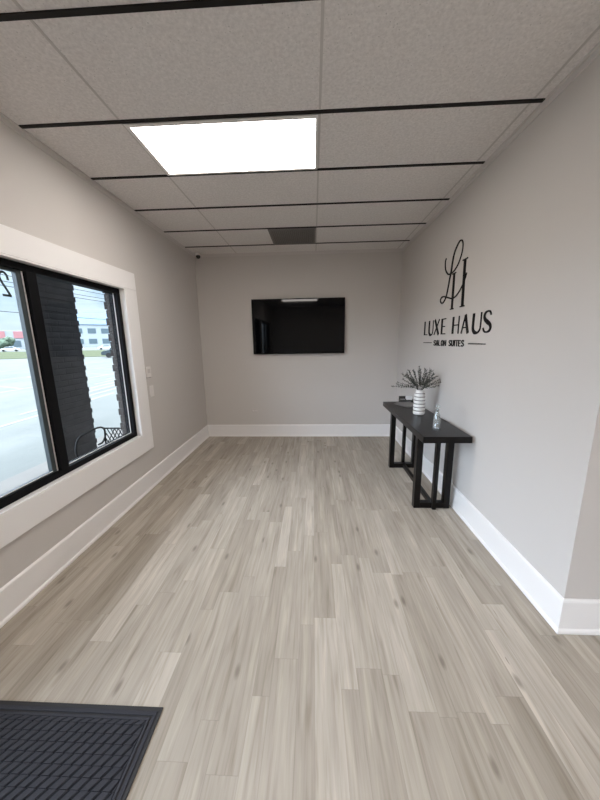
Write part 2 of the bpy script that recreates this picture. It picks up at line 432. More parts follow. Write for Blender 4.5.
# ------------------------------------------------------------------ window
win = bpy.data.objects.new('window_1', None); link(win); struct(win, 'black framed sliding window in a wide white casing')
def frame_boards(bm, x0, x1, y0, y1, z0, z1, wl, wr, wb, wt, bev=.003):
    box(bm, x0, x1, y0-wl, y1+wr, z1, z1+wt, bev); box(bm, x0, x1, y0-wl, y1+wr, z0-wb, z0, bev)
    box(bm, x0, x1, y0-wl, y0, z0, z1, bev); box(bm, x0, x1, y1, y1+wr, z0, z1, bev)
bm = B(); frame_boards(bm, XL, XL+.020, WY0, WY1, WZ0, WZ1, .18, .185, .185, .165)
obj('casing', bm, 'trimw', win)
bm = B()
JX = XL-.060
box(bm, JX, XL+.018, WY0, WY1, WZ0, WZ0+.012, .002); box(bm, JX, XL+.018, WY0, WY1, WZ1-.012, WZ1, .002)
box(bm, JX, XL+.018, WY1-.012, WY1, WZ0+.012, WZ1-.012, .002); box(bm, JX, XL+.018, WY0, WY0+.012, WZ0+.012, WZ1-.012, .002)
obj('jamb', bm, 'trimw', win)
# outer black frame
a0, a1, b0, b1 = WY0+.012, WY1-.012, WZ0+.012, WZ1-.012
FX0, FX1 = XL-.115, XL-.032
bm = B()
fwid = .045
box(bm, FX0, FX1, a0, a1, b0, b0+fwid, .003); box(bm, FX0, FX1, a0, a1, b1-fwid, b1, .003)
box(bm, FX0, FX1, a0, a0+fwid, b0+fwid, b1-fwid, .003); box(bm, FX0, FX1, a1-fwid, a1, b0+fwid, b1-fwid, .003)
obj('window_frame', bm, 'blackal', win)
g0, g1, h0, h1 = a0+fwid, a1-fwid, b0+fwid, b1-fwid
MY0, MY1 = 1.985, 2.058
bm = B(); box(bm, FX0, FX1+.004, MY0, MY1, h0, h1, .003); obj('mullion', bm, 'blackal', win)
# sliding sash on the left light
bm = B(); sx0, sx1 = XL-.085, XL-.055
box(bm, sx0, sx1, MY0-.045, MY0, h0, h1, .002); box(bm, sx0, sx1, g0, g0+.03, h0, h1, .002)
box(bm, sx0, sx1, g0+.03, MY0-.045, h0, h0+.016, .002); box(bm, sx0, sx1, g0+.03, MY0-.045, h1-.016, h1, .002)
obj('sash', bm, 'sash', win)
bm = B(); box(bm, sx1, sx1+.004, MY0-.010, MY0-.002, h0+.002, h1-.002, .001)
box(bm, sx1, sx1+.004, g0+.03, MY0-.045, h0+.012, h0+.018, .001); obj('gasket', bm, 'gasket', win)
bm = B(); gx = XL-.070
box(bm, gx, gx+.006, g1-.009, g1-.002, h0, h1, .001); box(bm, gx, gx+.006, MY1, g1-.009, h0, h0+.007, .001)
obj('gasket', bm, 'gasket', win)
bm = B(); box(bm, XL-.076, XL-.070, g0+.03, MY0-.045, h0+.016, h1-.016); obj('window_pane', bm, 'glass', win)
bm = B(); box(bm, XL-.082, XL-.076, MY1, g1, h0, h1); obj('window_pane', bm, 'glass', win)

# house number, vinyl stuck on the outside and read backwards from indoors
def ribbon(bm, pts, wid, x, to3, thick=.0, closed=False):
    """flat stroke of width wid(t) along 2-D pts, mapped by to3(s, z, depth) and given real thickness"""
    n = len(pts); L_, R_ = [], []
    for i, p in enumerate(pts):
        a = Vector(pts[max(i-1, 0)]); b = Vector(pts[min(i+1, n-1)]); d = (b-a)
        d = d.normalized() if d.length > 1e-9 else Vector((1, 0))
        nn = Vector((-d.y, d.x)); ww = wid(i/(n-1))*.5 if callable(wid) else wid*.5
        L_.append(Vector(p)+nn*ww); R_.append(Vector(p)-nn*ww)
    f = lambda q, dd: bm.verts.new(to3(q.x, q.y, dd))
    lf = [f(q, thick) for q in L_]; rf = [f(q, thick) for q in R_]; lb = [f(q, 0) for q in L_]; rb = [f(q, 0) for q in R_]
    fs = []
    for i in range(n-1):
        fs += [bm.faces.new((lf[i], rf[i], rf[i+1], lf[i+1])), bm.faces.new((lb[i], lb[i+1], rb[i+1], rb[i])),
               bm.faces.new((lf[i], lf[i+1], lb[i+1], lb[i])), bm.faces.new((rf[i], rb[i], rb[i+1], rf[i+1]))]
    fs += [bm.faces.new((lf[0], lb[0], rb[0], rf[0])), bm.faces.new((lf[-1], rf[-1], rb[-1], lb[-1]))]
    bmesh.ops.recalc_face_normals(bm, faces=fs)
bm = B()
to_win = lambda s, z, d: Vector((XL-.0765-d, s, z))
two = smooth_path([(1.902, 1.995), (1.898, 2.026), (1.880, 2.040), (1.860, 2.034), (1.851, 2.010), (1.858, 1.983), (1.880, 1.943), (1.902, 1.900)], 5)
ribbon(bm, [tuple(p[:2]) for p in [Vector((q[0], q[1])) for q in two]], .015, 0, to_win, .001)
ribbon(bm, [(1.907, 1.901), (1.850, 1.901)], .014, 0, to_win, .001)
tag(obj('window_number', bm, 'vinyl'), 'dark number 2 stuck on the left window pane, reversed from indoors', 'number')

# ------------------------------------------------------------------ entry door (left, beside the mat)
door = bpy.data.objects.new('door_1', None); link(door); struct(door, 'glazed entry door on the left wall beside the mat')
bm = B(); box(bm, XL, XL+.018, DY0-.1, DY0, 0, DZ1+.1, .003); box(bm, XL, XL+.018, DY1, DY1+.1, 0, DZ1+.1, .003); box(bm, XL, XL+.018, DY0, DY1, DZ1, DZ1+.1, .003)
obj('door_casing', bm, 'trimw', door)
bm = B()
for y0, y1, z0, z1 in ((DY0, DY0+.10, .01, DZ1), (DY1-.10, DY1, .01, DZ1), (DY0+.10, DY1-.10, .01, .25), (DY0+.10, DY1-.10, DZ1-.1, DZ1)):
    box(bm, XL-.11, XL-.06, y0, y1, z0, z1, .003)
obj('door_stile', bm, 'blackal', door)
bm = B(); box(bm, XL-.088, XL-.082, DY0+.10, DY1-.10, .25, DZ1-.1); obj('door_pane', bm, 'glass', door)
bm = B(); tube(bm, [(XL-.06, DY0+.05, .95), (XL-.01, DY0+.05, .95), (XL-.01, DY0+.05, 1.2), (XL-.06, DY0+.05, 1.2)], .011); obj('door_handle', bm, 'sash', door)

w2 = bpy.data.objects.new('added_window_2', None); link(w2); struct(w2, 'added tall storefront glazing on the left wall behind the viewer, unseen, for more daylight')  # added glazing out of view, lets more daylight onto the right wall
bm = B(); box(bm, XL-.11, XL-.05, SY0, SY1, SZ0, SZ0+.06, .003); box(bm, XL-.11, XL-.05, SY0, SY1, SZ1-.06, SZ1, .003)
for y in (SY0, (SY0+SY1)/2-.03, SY1-.06): box(bm, XL-.11, XL-.05, y, y+.06, SZ0+.06, SZ1-.06, .003)
obj('window_frame', bm, 'blackal', w2)
for y0, y1 in ((SY0+.06, (SY0+SY1)/2-.03), ((SY0+SY1)/2+.03, SY1-.06)):
    bm = B(); box(bm, XL-.083, XL-.077, y0, y1, SZ0+.06, SZ1-.06); obj('window_pane', bm, 'glass', w2)

# ------------------------------------------------------------------ ceiling lights and vent
def troffer(x0, x1, y0, y1, label):
    t = thing('ceiling_light', label, 'light', ((x0+x1)/2, (y0+y1)/2, H), 0, None)
    hx, hy = (x1-x0)/2, (y1-y0)/2; r = .028
    bm = B()
    box(bm, -hx, hx, -hy, -hy+r, -.010, .0, .002); box(bm, -hx, hx, hy-r*.7, hy, -.010, .0, .002)
    box(bm, -hx, -hx+r*.9, -hy+r, hy-r*.7, -.010, .0, .002); box(bm, hx-r*.6, hx, -hy+r, hy-r*.7, -.010, .0, .002)
    obj('light_frame', bm, 'lightframe', t)
    bm = B(); box(bm, -hx+r*.9, hx-r*.6, -hy+r, hy-r*.7, -.005, -.0005)
    obj('diffuser', bm, 'lens', t)
    return t
troffer(-1.165, .038, Y1+.016, Y1+D-.014, 'lit rectangular ceiling light panel over the room, nearest the window')
troffer(-1.165, .038, Y1-5*D+.016, Y1-4*D-.014, 'lit ceiling light panel behind the viewer, seen mirrored in the television')

troffer(1.273, 2.477, Y1-5*D+.016, Y1-4*D-.014, 'added unseen ceiling light panel over the wider area right of the viewer, brightens the near floor')  # extra panel added out of view to brighten the near floor

vt = thing('ceiling_vent', 'dark grey square return air vent in the ceiling near the end wall', 'vent', (-.254, Y1+3.5*D, H))
bm = B(); hx = .292; hy = .288
box(bm, -hx, hx, -hy, -hy+.022, -.010, 0, .002); box(bm, -hx, hx, hy-.022, hy, -.010, 0, .002)
box(bm, -hx, -hx+.022, -hy+.022, hy-.022, -.010, 0, .002); box(bm, hx-.022, hx, -hy+.022, hy-.022, -.010, 0, .002)
obj('vent_frame', bm, 'ventg', vt)
bm = B(); box(bm, -hx+.022, hx-.022, -hy+.022, hy-.022, -.002, -.0005); obj('vent_backing', bm, 'ventd', vt)
bm = B()
for i in range(22):
    p = -hx+.022 + (i+.5)*(2*hx-.044)/22; box(bm, p-.003, p+.003, -hy+.022, hy-.022, -.008, -.002)
    q = -hy+.022 + (i+.5)*(2*hy-.044)/22; box(bm, -hx+.022, hx-.022, q-.003, q+.003, -.0075, -.0025)
obj('vent_grille', bm, 'ventg', vt)

# ------------------------------------------------------------------ television
tv = thing('television', 'large black flat screen television mounted on the end wall, switched off', 'television', (-.238, YB, 1.820), -.010)
W2, H2 = .729, .424
bm = B(); box(bm, -W2, W2, -.062, -.034, -H2, H2, .0015, 1)
obj('bezel', bm, 'tvbody', tv)
bm = B(); box(bm, -W2+.010, W2-.010, -.0628, -.0605, -H2+.016, H2-.009); obj('screen', bm, 'tvscreen', tv)
bm = B(); box(bm, -W2*.72, W2*.72, -.036, -.016, -H2*.8, H2*.45, .008); obj('rear_housing', bm, 'tvbody', tv)
bm = B(); box(bm, -.22, .22, -.018, .0, -.2, .12, .003); box(bm, -.30, .30, -.012, 0, -.15, -.11, .002); obj('wall_mount', bm, 'tvbody', tv)

# ------------------------------------------------------------------ console table
TX0, TX1, TY0, TY1, TZ = .918, 1.320, 2.44, 3.935, .79
tb = thing('console_table', 'dark espresso wood console table with open rectangular legs against the right wall', 'table', ((TX0+TX1)/2, (TY0+TY1)/2, 0))
ox, oy = (TX0+TX1)/2, (TY0+TY1)/2
bm = B(); box(bm, TX0-ox, TX1-ox, TY0-oy, TY1-oy, TZ-.056, TZ, .004, 2)
obj('tabletop', bm, 'wood', tb)
def loop_leg(y0):
    bm = B(); x0, x1, s = .953-ox, 1.288-ox, .056; y0 -= oy; y1 = y0+.062; zt = TZ-.056
    box(bm, x0, x0+s, y0, y1, 0, zt, .003); box(bm, x1-s, x1, y0, y1, 0, zt, .003)
    box(bm, x0+s, x1-s, y0+.001, y1-.001, 0.001, s, .003); box(bm, x0+s, x1-s, y0+.001, y1-.001, zt-s, zt-.001, .003)
    return obj('end_leg', bm, 'wood', tb)
loop_leg(2.668); loop_leg(3.600)
bm = B(); xc = 1.136-ox; ys, ye = 2.640-oy, 3.690-oy; s = .034; zt = TZ-.057
box(bm, xc-s/2, xc+s/2, ys, ys+.05, 0.0, zt, .003); box(bm, xc-s/2, xc+s/2, ye-.05, ye, 0.0, zt, .003)
box(bm, xc-s/2+.001, xc+s/2-.001, ys+.05, ye-.05, 0.001, .05, .003); box(bm, xc-s/2+.001, xc+s/2-.001, ys+.05, ye-.05, zt-.05, zt-.001, .003)
obj('stretcher_frame', bm, 'wood', tb)

# ------------------------------------------------------------------ vase and dried stems
VX, VY = 1.145, 3.235
vs = thing('vase', 'white ceramic vase with grey horizontal ribs on the console table', 'vase', (VX, VY, TZ))
prof = [(0, 0.0), (.050, 0.0), (.057, .005)]; tags = [0, 0]
nb = 6; hb = .038; z = .012; rad = lambda z: .060 - .010*(z/.25)**2
for i in range(nb):
    for t in (0, .2, .5, .8, 1.0):
        zz_ = z + t*hb*.74; prof.append((rad(zz_) + .0035*math.sin(PI*t), zz_)); tags.append(0)
    tags[-1] = 0
    prof.append((rad(z+hb*.80)-.002, z+hb*.80)); tags.append(1)
    prof.append((rad(z+hb*.96)-.002, z+hb*.96)); tags.append(1)
    z += hb
prof += [(.046, z+.004), (.040, z+.012), (.0385, z+.024), (.041, z+.030), (.037, z+.030), (.034, z+.022), (.034, .10), (0, .10)]
bm = B()
zs = [p[1] for p in prof]
def vmi(k):
    zm = (zs[k]+zs[k+1])/2
    if zm < .012 or zm > .012+nb*hb or k > 2+nb*7: return 0
    return 1 if ((zm-.012) % hb)/hb > .75 else 0
lathe(bm, prof, 36, mi=vmi)
obj('vase_body', bm, ['vase', 'vaseg'], vs, smooth=True)
VT = TZ + z + .030

sp = thing('dried_foliage', 'bunch of dark grey-green leafy stems standing in the ribbed white vase', 'plant', (VX, VY, VT-.10))
dirs = []
for i in range(30):
    a = 2*PI*i/30*1.0 + random.uniform(-.2, .2)
    dirs.append((a, random.uniform(.25, 1.25), random.uniform(.17, .25)))
dirs += [(PI*1.0, 1.42, .27), (PI*1.05, 1.30, .24), (0.02, 1.02, .24), (-.1, 1.12, .22), (PI*.96, 1.2, .22), (PI*.5, .2, .24), (PI*1.5, .3, .24)]
for a, tilt, ln in dirs:
    bm = B()
    d0 = Vector((math.cos(a)*.25, math.sin(a)*.25, 1)).normalized()
    d1 = Vector((math.cos(a)*math.sin(tilt), math.sin(a)*math.sin(tilt), math.cos(tilt)))
    if d1.x > 0 and VX + d1.x*ln > 1.325: ln = (1.325-VX)/d1.x
    rim = Vector((math.cos(a)*.024, math.sin(a)*.024, .098))
    p0 = Vector((math.cos(a)*.006, math.sin(a)*.006, .012))
    e = rim + d1*ln
    pts = smooth_path([p0, rim*.98, rim + d0*.02 + d1*ln*.25, rim + d1*ln*.62 + Vector((0, 0, .008)), e], 4)
    tube(bm, pts, .0014, 5, .0008)
    st = obj('stem', bm, 'stem', sp)
    bm = B(); npt = len(pts)
    for j in range(7, npt):
        t = (j-6)/(npt-6); p = pts[j]; tg = (pts[min(j+1, npt-1)]-pts[j-1]).normalized()
        sd = tg.cross(Vector((0, 0, 1))); sd = sd.normalized() if sd.length > .05 else Vector((1, 0, 0)); un = sd.cross(tg)
        for q in range(4):
            th = random.uniform(0, 2*PI); o_ = sd*math.cos(th) + un*math.sin(th)
            ldir = (tg*.75 + o_*random.uniform(.4, .8)).normalized(); L_ = random.uniform(.016, .027); wd = L_*.10
            lat = ldir.cross(o_).normalized()
            nrm = lat.cross(ldir)*.0009
            prof_ = [(0, .25), (.35, 1), (.7, .75), (1, .02)]
            top = [[bm.verts.new(p + ldir*L_*tt + lat*wd*ww*sg + nrm*1) for sg in (-1, 1)] for tt, ww in prof_]
            bot = [[bm.verts.new(p + ldir*L_*tt + lat*wd*ww*sg - nrm*1) for sg in (-1, 1)] for tt, ww in prof_]
            for k in range(3):
                bm.faces.new((top[k][0], top[k][1], top[k+1][1], top[k+1][0])); bm.faces.new((bot[k][0], bot[k+1][0], bot[k+1][1], bot[k][1]))
                bm.faces.new((top[k][0], top[k+1][0], bot[k+1][0], bot[k][0])); bm.faces.new((top[k][1], bot[k][1], bot[k+1][1], top[k+1][1]))
    obj('leaves', bm, 'leaf', st)

# ------------------------------------------------------------------ glass bottle
gb = thing('glass_bottle', 'clear glass bottle with a round stopper at the near end of the console table', 'bottle', (1.102, 2.650, TZ))
outer = [(0, 0), (.036, 0), (.0375, .004), (.0375, .024), (.034, .036), (.031, .10), (.026, .140), (.016, .160), (.0145, .178), (.018, .184), (.018, .190)]
inner = [(.0125, .190), (.0115, .165), (.022, .140), (.027, .10), (.030, .042), (.020, .030), (0, .028)]
bm = B(); lathe(bm, outer+inner, 28); bmesh.ops.recalc_face_normals(bm, faces=bm.faces[:]); obj('bottle_body', bm, 'bottle', gb, smooth=True)
bm = B(); lathe(bm, [(0, .168), (.0095, .168), (.0108, .191), (.009, .194)] + [(.0225*math.sin(t), .216-.0225*math.cos(t)) for t in [.42 + (PI-.42)*i/12 for i in range(12)]] + [(0, .2385)], 24)
bmesh.ops.recalc_face_normals(bm, faces=bm.faces[:]); obj('stopper', bm, 'bottle', gb, smooth=True)

# ------------------------------------------------------------------ papers and card holder
def sheet(x, y, rz, wx, wy, z, label, mat='paper'):
    bm = B(); nx, ny = 6, 6; g = {}
    for s_, dz in ((0, 0.0), (1, .0022)):
        for i in range(nx+1):
            for j in range(ny+1):
                u, v = i/nx-.5, j/ny-.5
                g[s_, i, j] = bm.verts.new((u*wx, v*wy, dz + .004*max(0, u*2*v*2)**2))
    for i in range(nx):
        for j in range(ny):
            bm.faces.new((g[1, i, j], g[1, i+1, j], g[1, i+1, j+1], g[1, i, j+1])); bm.faces.new((g[0, i, j], g[0, i, j+1], g[0, i+1, j+1], g[0, i+1, j]))
    for i in range(nx):
        for j in (0, ny): bm.faces.new((g[0, i, j], g[0, i+1, j], g[1, i+1, j], g[1, i, j]))
    for j in range(ny):
        for i in (0, nx): bm.faces.new((g[0, i, j], g[0, i, j+1], g[1, i, j+1], g[1, i, j]))
    bmesh.ops.recalc_face_normals(bm, faces=bm.faces[:])
    o = obj('brochure', bm, mat); o.location = (x, y, z); o.rotation_euler = (0, 0, rz)
    return tag(o, label, 'brochure', None)
sheet(1.16, 3.70, .42, .20, .27, TZ+.0003, 'glossy grey brochure lying lowest of the stack behind the vase')
sheet(1.17, 3.72, .15, .20, .27, TZ+.0070, 'glossy grey brochure lying on top of another behind the vase')
ch = thing('card_holder', 'dark card holder with white cards at the far end of the console table', 'holder', (1.205, 3.895, TZ))
bm = B(); box(bm, -.085, .085, -.035, .035, 0, .012, .002); box(bm, -.085, .085, .025, .035, .012, .075, .002); box(bm, -.085, .085, -.035, -.029, .012, .034, .002)
box(bm, -.085, -.079, -.029, .025, .012, .045, .002); box(bm, .079, .085, -.029, .025, .012, .045, .002); box(bm, -.012, -.006, -.029, .025, .012, .045, .001)
obj('holder_body', bm, 'acryl', ch)
bm = B(); box(bm, -.002, .074, -.022, .020, .0125, .078, .001); obj('card_stack', bm, 'white', ch)
bm = B(); box(bm, -.074, -.016, -.022, .020, .0125, .040, .001); obj('card_stack', bm, 'paper', ch)

# ------------------------------------------------------------------ wall lettering
sg = thing('wall_sign', 'black raised lettering and script monogram reading LUXE HAUS SALON SUITES on right wall', 'sign', (XR, 3.8, 1.54))
TH_ = .006
to_wall = lambda s, z, d: Vector((-d, -s, z-1.54))
def letter(name, strokes, label=None):
    bm = B()
    for pts, wd, *sm in strokes:
        P = [tuple(q)[:2] for q in smooth_path([(a, b, 0) for a, b in pts], 8)] if sm else pts
        ribbon(bm, P, wd, 0, to_wall, TH_ + random.uniform(0, .0006))
    return obj(name, bm, 'letter', sg)
Ls = [(0.497, 2.391), (0.482, 2.362), (0.489, 2.31), (0.517, 2.263), (0.573, 2.224), (0.628, 2.22), (0.694, 2.23), (0.763, 2.267), (0.813, 2.327), (0.836, 2.384), (0.832, 2.438), (0.807, 2.466), (0.766, 2.471), (0.72, 2.444), (0.675, 2.396), (0.648, 2.322), (0.636, 2.238), (0.613, 2.174), (0.592, 2.098), (0.564, 2.021), (0.527, 1.979), (0.479, 1.959), (0.436, 1.975), (0.426, 1.998), (0.454, 2.021), (0.519, 2.019), (0.61, 1.997), (0.695, 1.978), (0.761, 1.984), (0.829, 2.016), (0.882, 2.059), (0.922, 2.106), (0.943, 2.146), (0.949, 2.162)]
def lw(t):
    c = 16/33; k = max(0, 1-abs(t-c)/.14)
    return .013 + .014*k
letter('script_letter', [(Ls, lw, 1)])
letter('monogram_letter', [([(.706, 2.204), (.712, 1.879)], .034), ([(.664, 2.206), (.742, 2.206)], .010), ([(.676, 1.878), (.748, 1.878)], .010),
                         ([(.900, 2.284), (.919, 1.882)], .038), ([(.858, 2.284), (.948, 2.284)], .010), ([(.874, 1.881), (.958, 1.881)], .010)])
zb, zt = 1.640, 1.800
TK, TN = .030, .013
def arc_u(x0, x1, zt, zb, r):
    cx = (x0+x1)/2; rx = (x1-x0)/2
    return [(x0, zt), (x0, zb+r*1.3), (x0+rx*.12, zb+r*.55), (x0+rx*.5, zb+r*.1), (cx, zb), (x1-rx*.5, zb+r*.1), (x1-rx*.12, zb+r*.55), (x1, zb+r*1.3), (x1, zt)]
def wU(t): return TK if t < .42 else TN if t > .58 else TK + (TN-TK)*(t-.42)/.16
def Uu(a, b): return [(arc_u(a+.012, b-.006, zt, zb, .045), wU, 1)]
letter('letter', [([(.022, zt), (.022, zb)], TK), ([(.01, zb+.005), (.112, zb+.005)], TN*.8)])
letter('letter', Uu(.150, .282))
letter('letter', [([(.322, zt), (.435, zb)], TK), ([(.440, zt), (.315, zb)], TN)])
letter('letter', [([(.512, zt), (.512, zb)], TK), ([(.505, zt-.005), (.600, zt-.005)], TN*.8), ([(.505, zb+.005), (.603, zb+.005)], TN*.8), ([(.505, .5*(zt+zb)), (.585, .5*(zt+zb))], TN*.8)])
letter('letter', [([(.768, zt), (.768, zb)], TK), ([(.882, zt), (.882, zb)], TN), ([(.768, .5*(zt+zb)), (.882, .5*(zt+zb))], TN*.8)])
letter('letter', [([(.998, zt), (.940, zb)], TN), ([(.998, zt), (1.060, zb)], TK), ([(.962, zb+.05), (1.040, zb+.05)], TN*.8)])
letter('letter', Uu(1.128, 1.262))
S = [(1.392, zt-.030), (1.375, zt-.006), (1.345, zt-.001), (1.312, zt-.012), (1.302, zt-.040), (1.318, zt-.064), (1.350, zb+.078), (1.385, zb+.058), (1.398, zb+.034), (1.384, zb+.010), (1.350, zb+.001), (1.315, zb+.008), (1.297, zb+.034)]
letter('letter', [(S, lambda t: .013 + .020*max(0, 1-abs(t-.5)/.32), 1)])
# small second line
z0, z1 = 1.522, 1.582; zm = (z0+z1)/2; T2 = .0118
def small(ch, a, b):
    c = (a+b)/2; q = T2/2; a += q; b -= q
    if ch == 'S':
        return [([(b, z1-.014), (b-.008, z1-q), (c, z1-q*.8), (a+.004, z1-.010), (a, z1-.018), (a+.008, zm+.004), (b-.008, zm-.005), (b, z0+.018), (b-.004, z0+.010), (c, z0+q*.8), (a+.006, z0+q), (a, z0+.014)], T2*.8, 1)]
    if ch == 'A': return [([(c, z1), (a, z0)], T2*.9), ([(c, z1), (b, z0)], T2), ([(a+.008, z0+.018), (b-.008, z0+.018)], T2*.6)]
    if ch == 'L': return [([(a, z1), (a, z0)], T2), ([(a, z0+q*.8), (b, z0+q*.8)], T2*.8)]
    if ch == 'O':
        return [([(c + (b-a)/2*math.sin(k*PI/8), zm + (z1-z0-T2*.8)/2*math.cos(k*PI/8)) for k in range(17)], T2, 1)]
    if ch == 'N': return [([(a, z0), (a, z1)], T2), ([(a, z1-.004), (b, z0+.004)], T2*.9), ([(b, z0), (b, z1)], T2)]
    if ch == 'U': return [([(a, z1), (a, z0+.022), (a+.006, z0+.008), (c, z0+q*.8), (b-.006, z0+.008), (b, z0+.022), (b, z1)], T2, 1)]
    if ch == 'I': return [([(c, z0), (c, z1)], T2)]
    if ch == 'T': return [([(c, z0), (c, z1)], T2), ([(a-q, z1-q*.8), (b+q, z1-q*.8)], T2*.8)]
    if ch == 'E': return [([(a, z0), (a, z1)], T2), ([(a, z1-q*.7), (b, z1-q*.7)], T2*.7), ([(a, zm), (b-.005, zm)], T2*.65), ([(a, z0+q*.7), (b, z0+q*.7)], T2*.7)]
def word(txt, s0, s1):
    wts = [.45 if c == 'I' else 1 for c in txt]; gap = .16; tot = sum(wts) + gap*(len(txt)-1); k = (s1-s0)/tot; s = s0
    for c, wt in zip(txt, wts): letter('small_letter', small(c, s, s+wt*k)); s += (wt+gap)*k
word('SALON', .325, .641); word('SUITES', .705, 1.011)
for i in range(4): letter('dash', [([(.012+i*.066, 1.553), (.060+i*.066, 1.553)], .008)])
for i in range(6): letter('dash', [([(1.088+i*.046, 1.549), (1.122+i*.046, 1.549)], .010 - .0006*i)])

# ------------------------------------------------------------------ small wall devices
def plate(name, label, cat, loc, wy, wz, th, kind):
    t = thing(name, label, cat, loc)
    bm = B(); box(bm, 0, th, -wy/2, wy/2, -wz/2, wz/2, .003); obj('cover', bm, 'plate', t)
    if kind == 'rocker':
        bm = B(); box(bm, th-.001, th+.004, -.017, .017, -.034, .034, .0015); obj('rocker', bm, 'plate', t)
    else:
        bm = B(); box(bm, th-.001, th+.003, -wy*.3, wy*.3, -wz*.1, wz*.3, .001); obj('lens', bm, 'outletp', t)
        bm = B(); box(bm, th*.3, th*.9, -wy*.45, wy*.45, -wz/2-.004, -wz/2+.001, .001); obj('base_slot', bm, 'slot', t)
    return t
plate('thermostat', 'small white wall control above the light switch beside the window casing', 'thermostat', (XL, 3.205, 1.285), .085, .115, .028, 'sensor')
plate('light_switch', 'white rocker light switch low on the left wall beside the window casing', 'switch', (XL, 3.262, 1.065), .080, .125, .007, 'rocker')

ou = thing('wall_outlet', 'faint greige power outlet low on the end wall below the television', 'outlet', (-1.0, YB, .450))
bm = B(); box(bm, -.057, .057, -.006, 0, -.035, .035, .003); obj('cover', bm, 'outletp', ou)
for s_ in (-1, 1):
    bm = B(); box(bm, s_*.026-.015, s_*.026+.015, -.008, -.005, -.013, .013, .002); so = obj('socket', bm, 'plate', ou)
    for k in (-1, 1):
        bm = B(); box(bm, s_*.026-.005, s_*.026+.005, -.0088, -.0075, k*.005-.0012, k*.005+.0012); obj('slot', bm, 'slot', so)

sc_ = thing('security_camera', 'small black and white security camera under the ceiling in the far left corner', 'camera', (-1.750, YB-.075, H))
bm = B(); lathe(bm, [(0, -.040), (.030, -.040), (.040, -.030), (.044, -.002), (.044, 0), (0, 0)][::1], 24); bmesh.ops.recalc_face_normals(bm, faces=bm.faces[:]); obj('mount', bm, 'plate', sc_, smooth=False)
bm = B(); bmesh.ops.create_uvsphere(bm, u_segments=20, v_segments=12, radius=.033, matrix=Matrix.Translation((.004, -.006, -.048))); obj('dome', bm, 'camd', sc_, smooth=True)

# ------------------------------------------------------------------ floor mat
mx0, mx1, my0, my1 = -1.60, -.676, -.50, 1.012
fm = thing('floor_mat', 'charcoal entrance mat with woven raised pattern and ridged black border on the floor', 'mat', ((mx0+mx1)/2, (my0+my1)/2, 0))
hx, hy = (mx1-mx0)/2, (my1-my0)/2
bm = B()
def mat_frame(i, o_w, z, bev):
    a, b, c, d = -hx+i, hx-i, -hy+i, hy-i
    box(bm, a, b, c, c+o_w, 0, z, bev); box(bm, a, b, d-o_w, d, 0, z, bev); box(bm, a, a+o_w, c+o_w, d-o_w, 0, z, bev); box(bm, b-o_w, b, c+o_w, d-o_w, 0, z, bev)
mat_frame(0, .016, .006, .002)
obj('border', bm, 'matb', fm)
bm = B(); mat_frame(.016, .016, .0085, .003); obj('border_ridge', bm, 'matp', fm)
bm = B(); mat_frame(.032, .006, .004, 0); obj('border_groove', bm, 'matb', fm)
bm = B(); mat_frame(.038, .012, .0085, .003); obj('border_ridge', bm, 'matp', fm)
bm = B(); e = .050; box(bm, -hx+e, hx-e, -hy+e, hy-e, 0, .0055, 0); obj('backing', bm, 'matg', fm)
bm = B(); cw, chh = .040, .032
ax0, ax1, ay0, ay1 = -hx+e+.002, hx-e-.002, -hy+e+.002, hy-e-.002
def lump(cx, cy):
    gx_ = .0046; gap = .0004; sh = .026
    q = [(-cw/2+gx_-sh/2, -chh/2+gap), (cw/2-gx_-sh/2, -chh/2+gap), (cw/2-gx_+sh/2, chh/2-gap), (-cw/2+gx_+sh/2, chh/2-gap)]
    cl = lambda x, y: (min(max(cx+x, ax0), ax1), min(max(cy+y, ay0), ay1))
    lo = [cl(x, y) for x, y in q]; hi = [cl(x*.84, y*.95) for x, y in q]
    if abs((lo[2][0]-lo[0][0])*(lo[3][1]-lo[1][1])-(lo[3][0]-lo[1][0])*(lo[2][1]-lo[0][1])) < 1e-4: return
    A = [bm.verts.new((x, y, .0052)) for x, y in lo]; T = [bm.verts.new((x, y, .0092)) for x, y in hi]
    bm.faces.new(T)
    for i in range(4): bm.faces.new((A[i], A[(i+1) % 4], T[(i+1) % 4], T[i]))
r = 0; y = ay0
while y < ay1 + chh/2:
    x = ax0 + (cw/2 if r % 2 else 0)
    while x < ax1 + cw/2:
        lump(x, y); x += cw
    y += chh; r += 1
bmesh.ops.recalc_face_normals(bm, faces=bm.faces[:])
obj('pile_pattern', bm, 'matp', fm)

# ------------------------------------------------------------------ outdoors
GZ = -.20; SZ = -.13
bm = B(); vv = [bm.verts.new(p) for p in ((XL-TH, -700, GZ-.5), (-1200, -700, GZ-.5), (-1200, 1500, GZ-.5), (XL-TH, 1500, GZ-.5))]
vt_ = [bm.verts.new((v.co.x, v.co.y, GZ)) for v in vv]
bm.faces.new(vt_[::-1]); bm.faces.new(vv)
for i in range(4): bm.faces.new((vv[i], vv[(i+1) % 4], vt_[(i+1) % 4], vt_[i]))
bmesh.ops.recalc_face_normals(bm, faces=bm.faces[:])
lot = struct(obj('parking_lot', bm, 'lot'), 'pale wet-looking concrete parking lot outside the window')
bm = B(); box(bm, -4.05, XL-.2, -8, 16, GZ-.1, SZ, .01); struct(obj('sidewalk', bm, 'walk'), 'concrete walkway outside the window')
bm = B(); box(bm, -3.72, XL-.2, -8, 16, 3.20, 3.45, .01); struct(obj('porch_roof', bm, 'soffit'), 'flat canopy over the walkway outside')
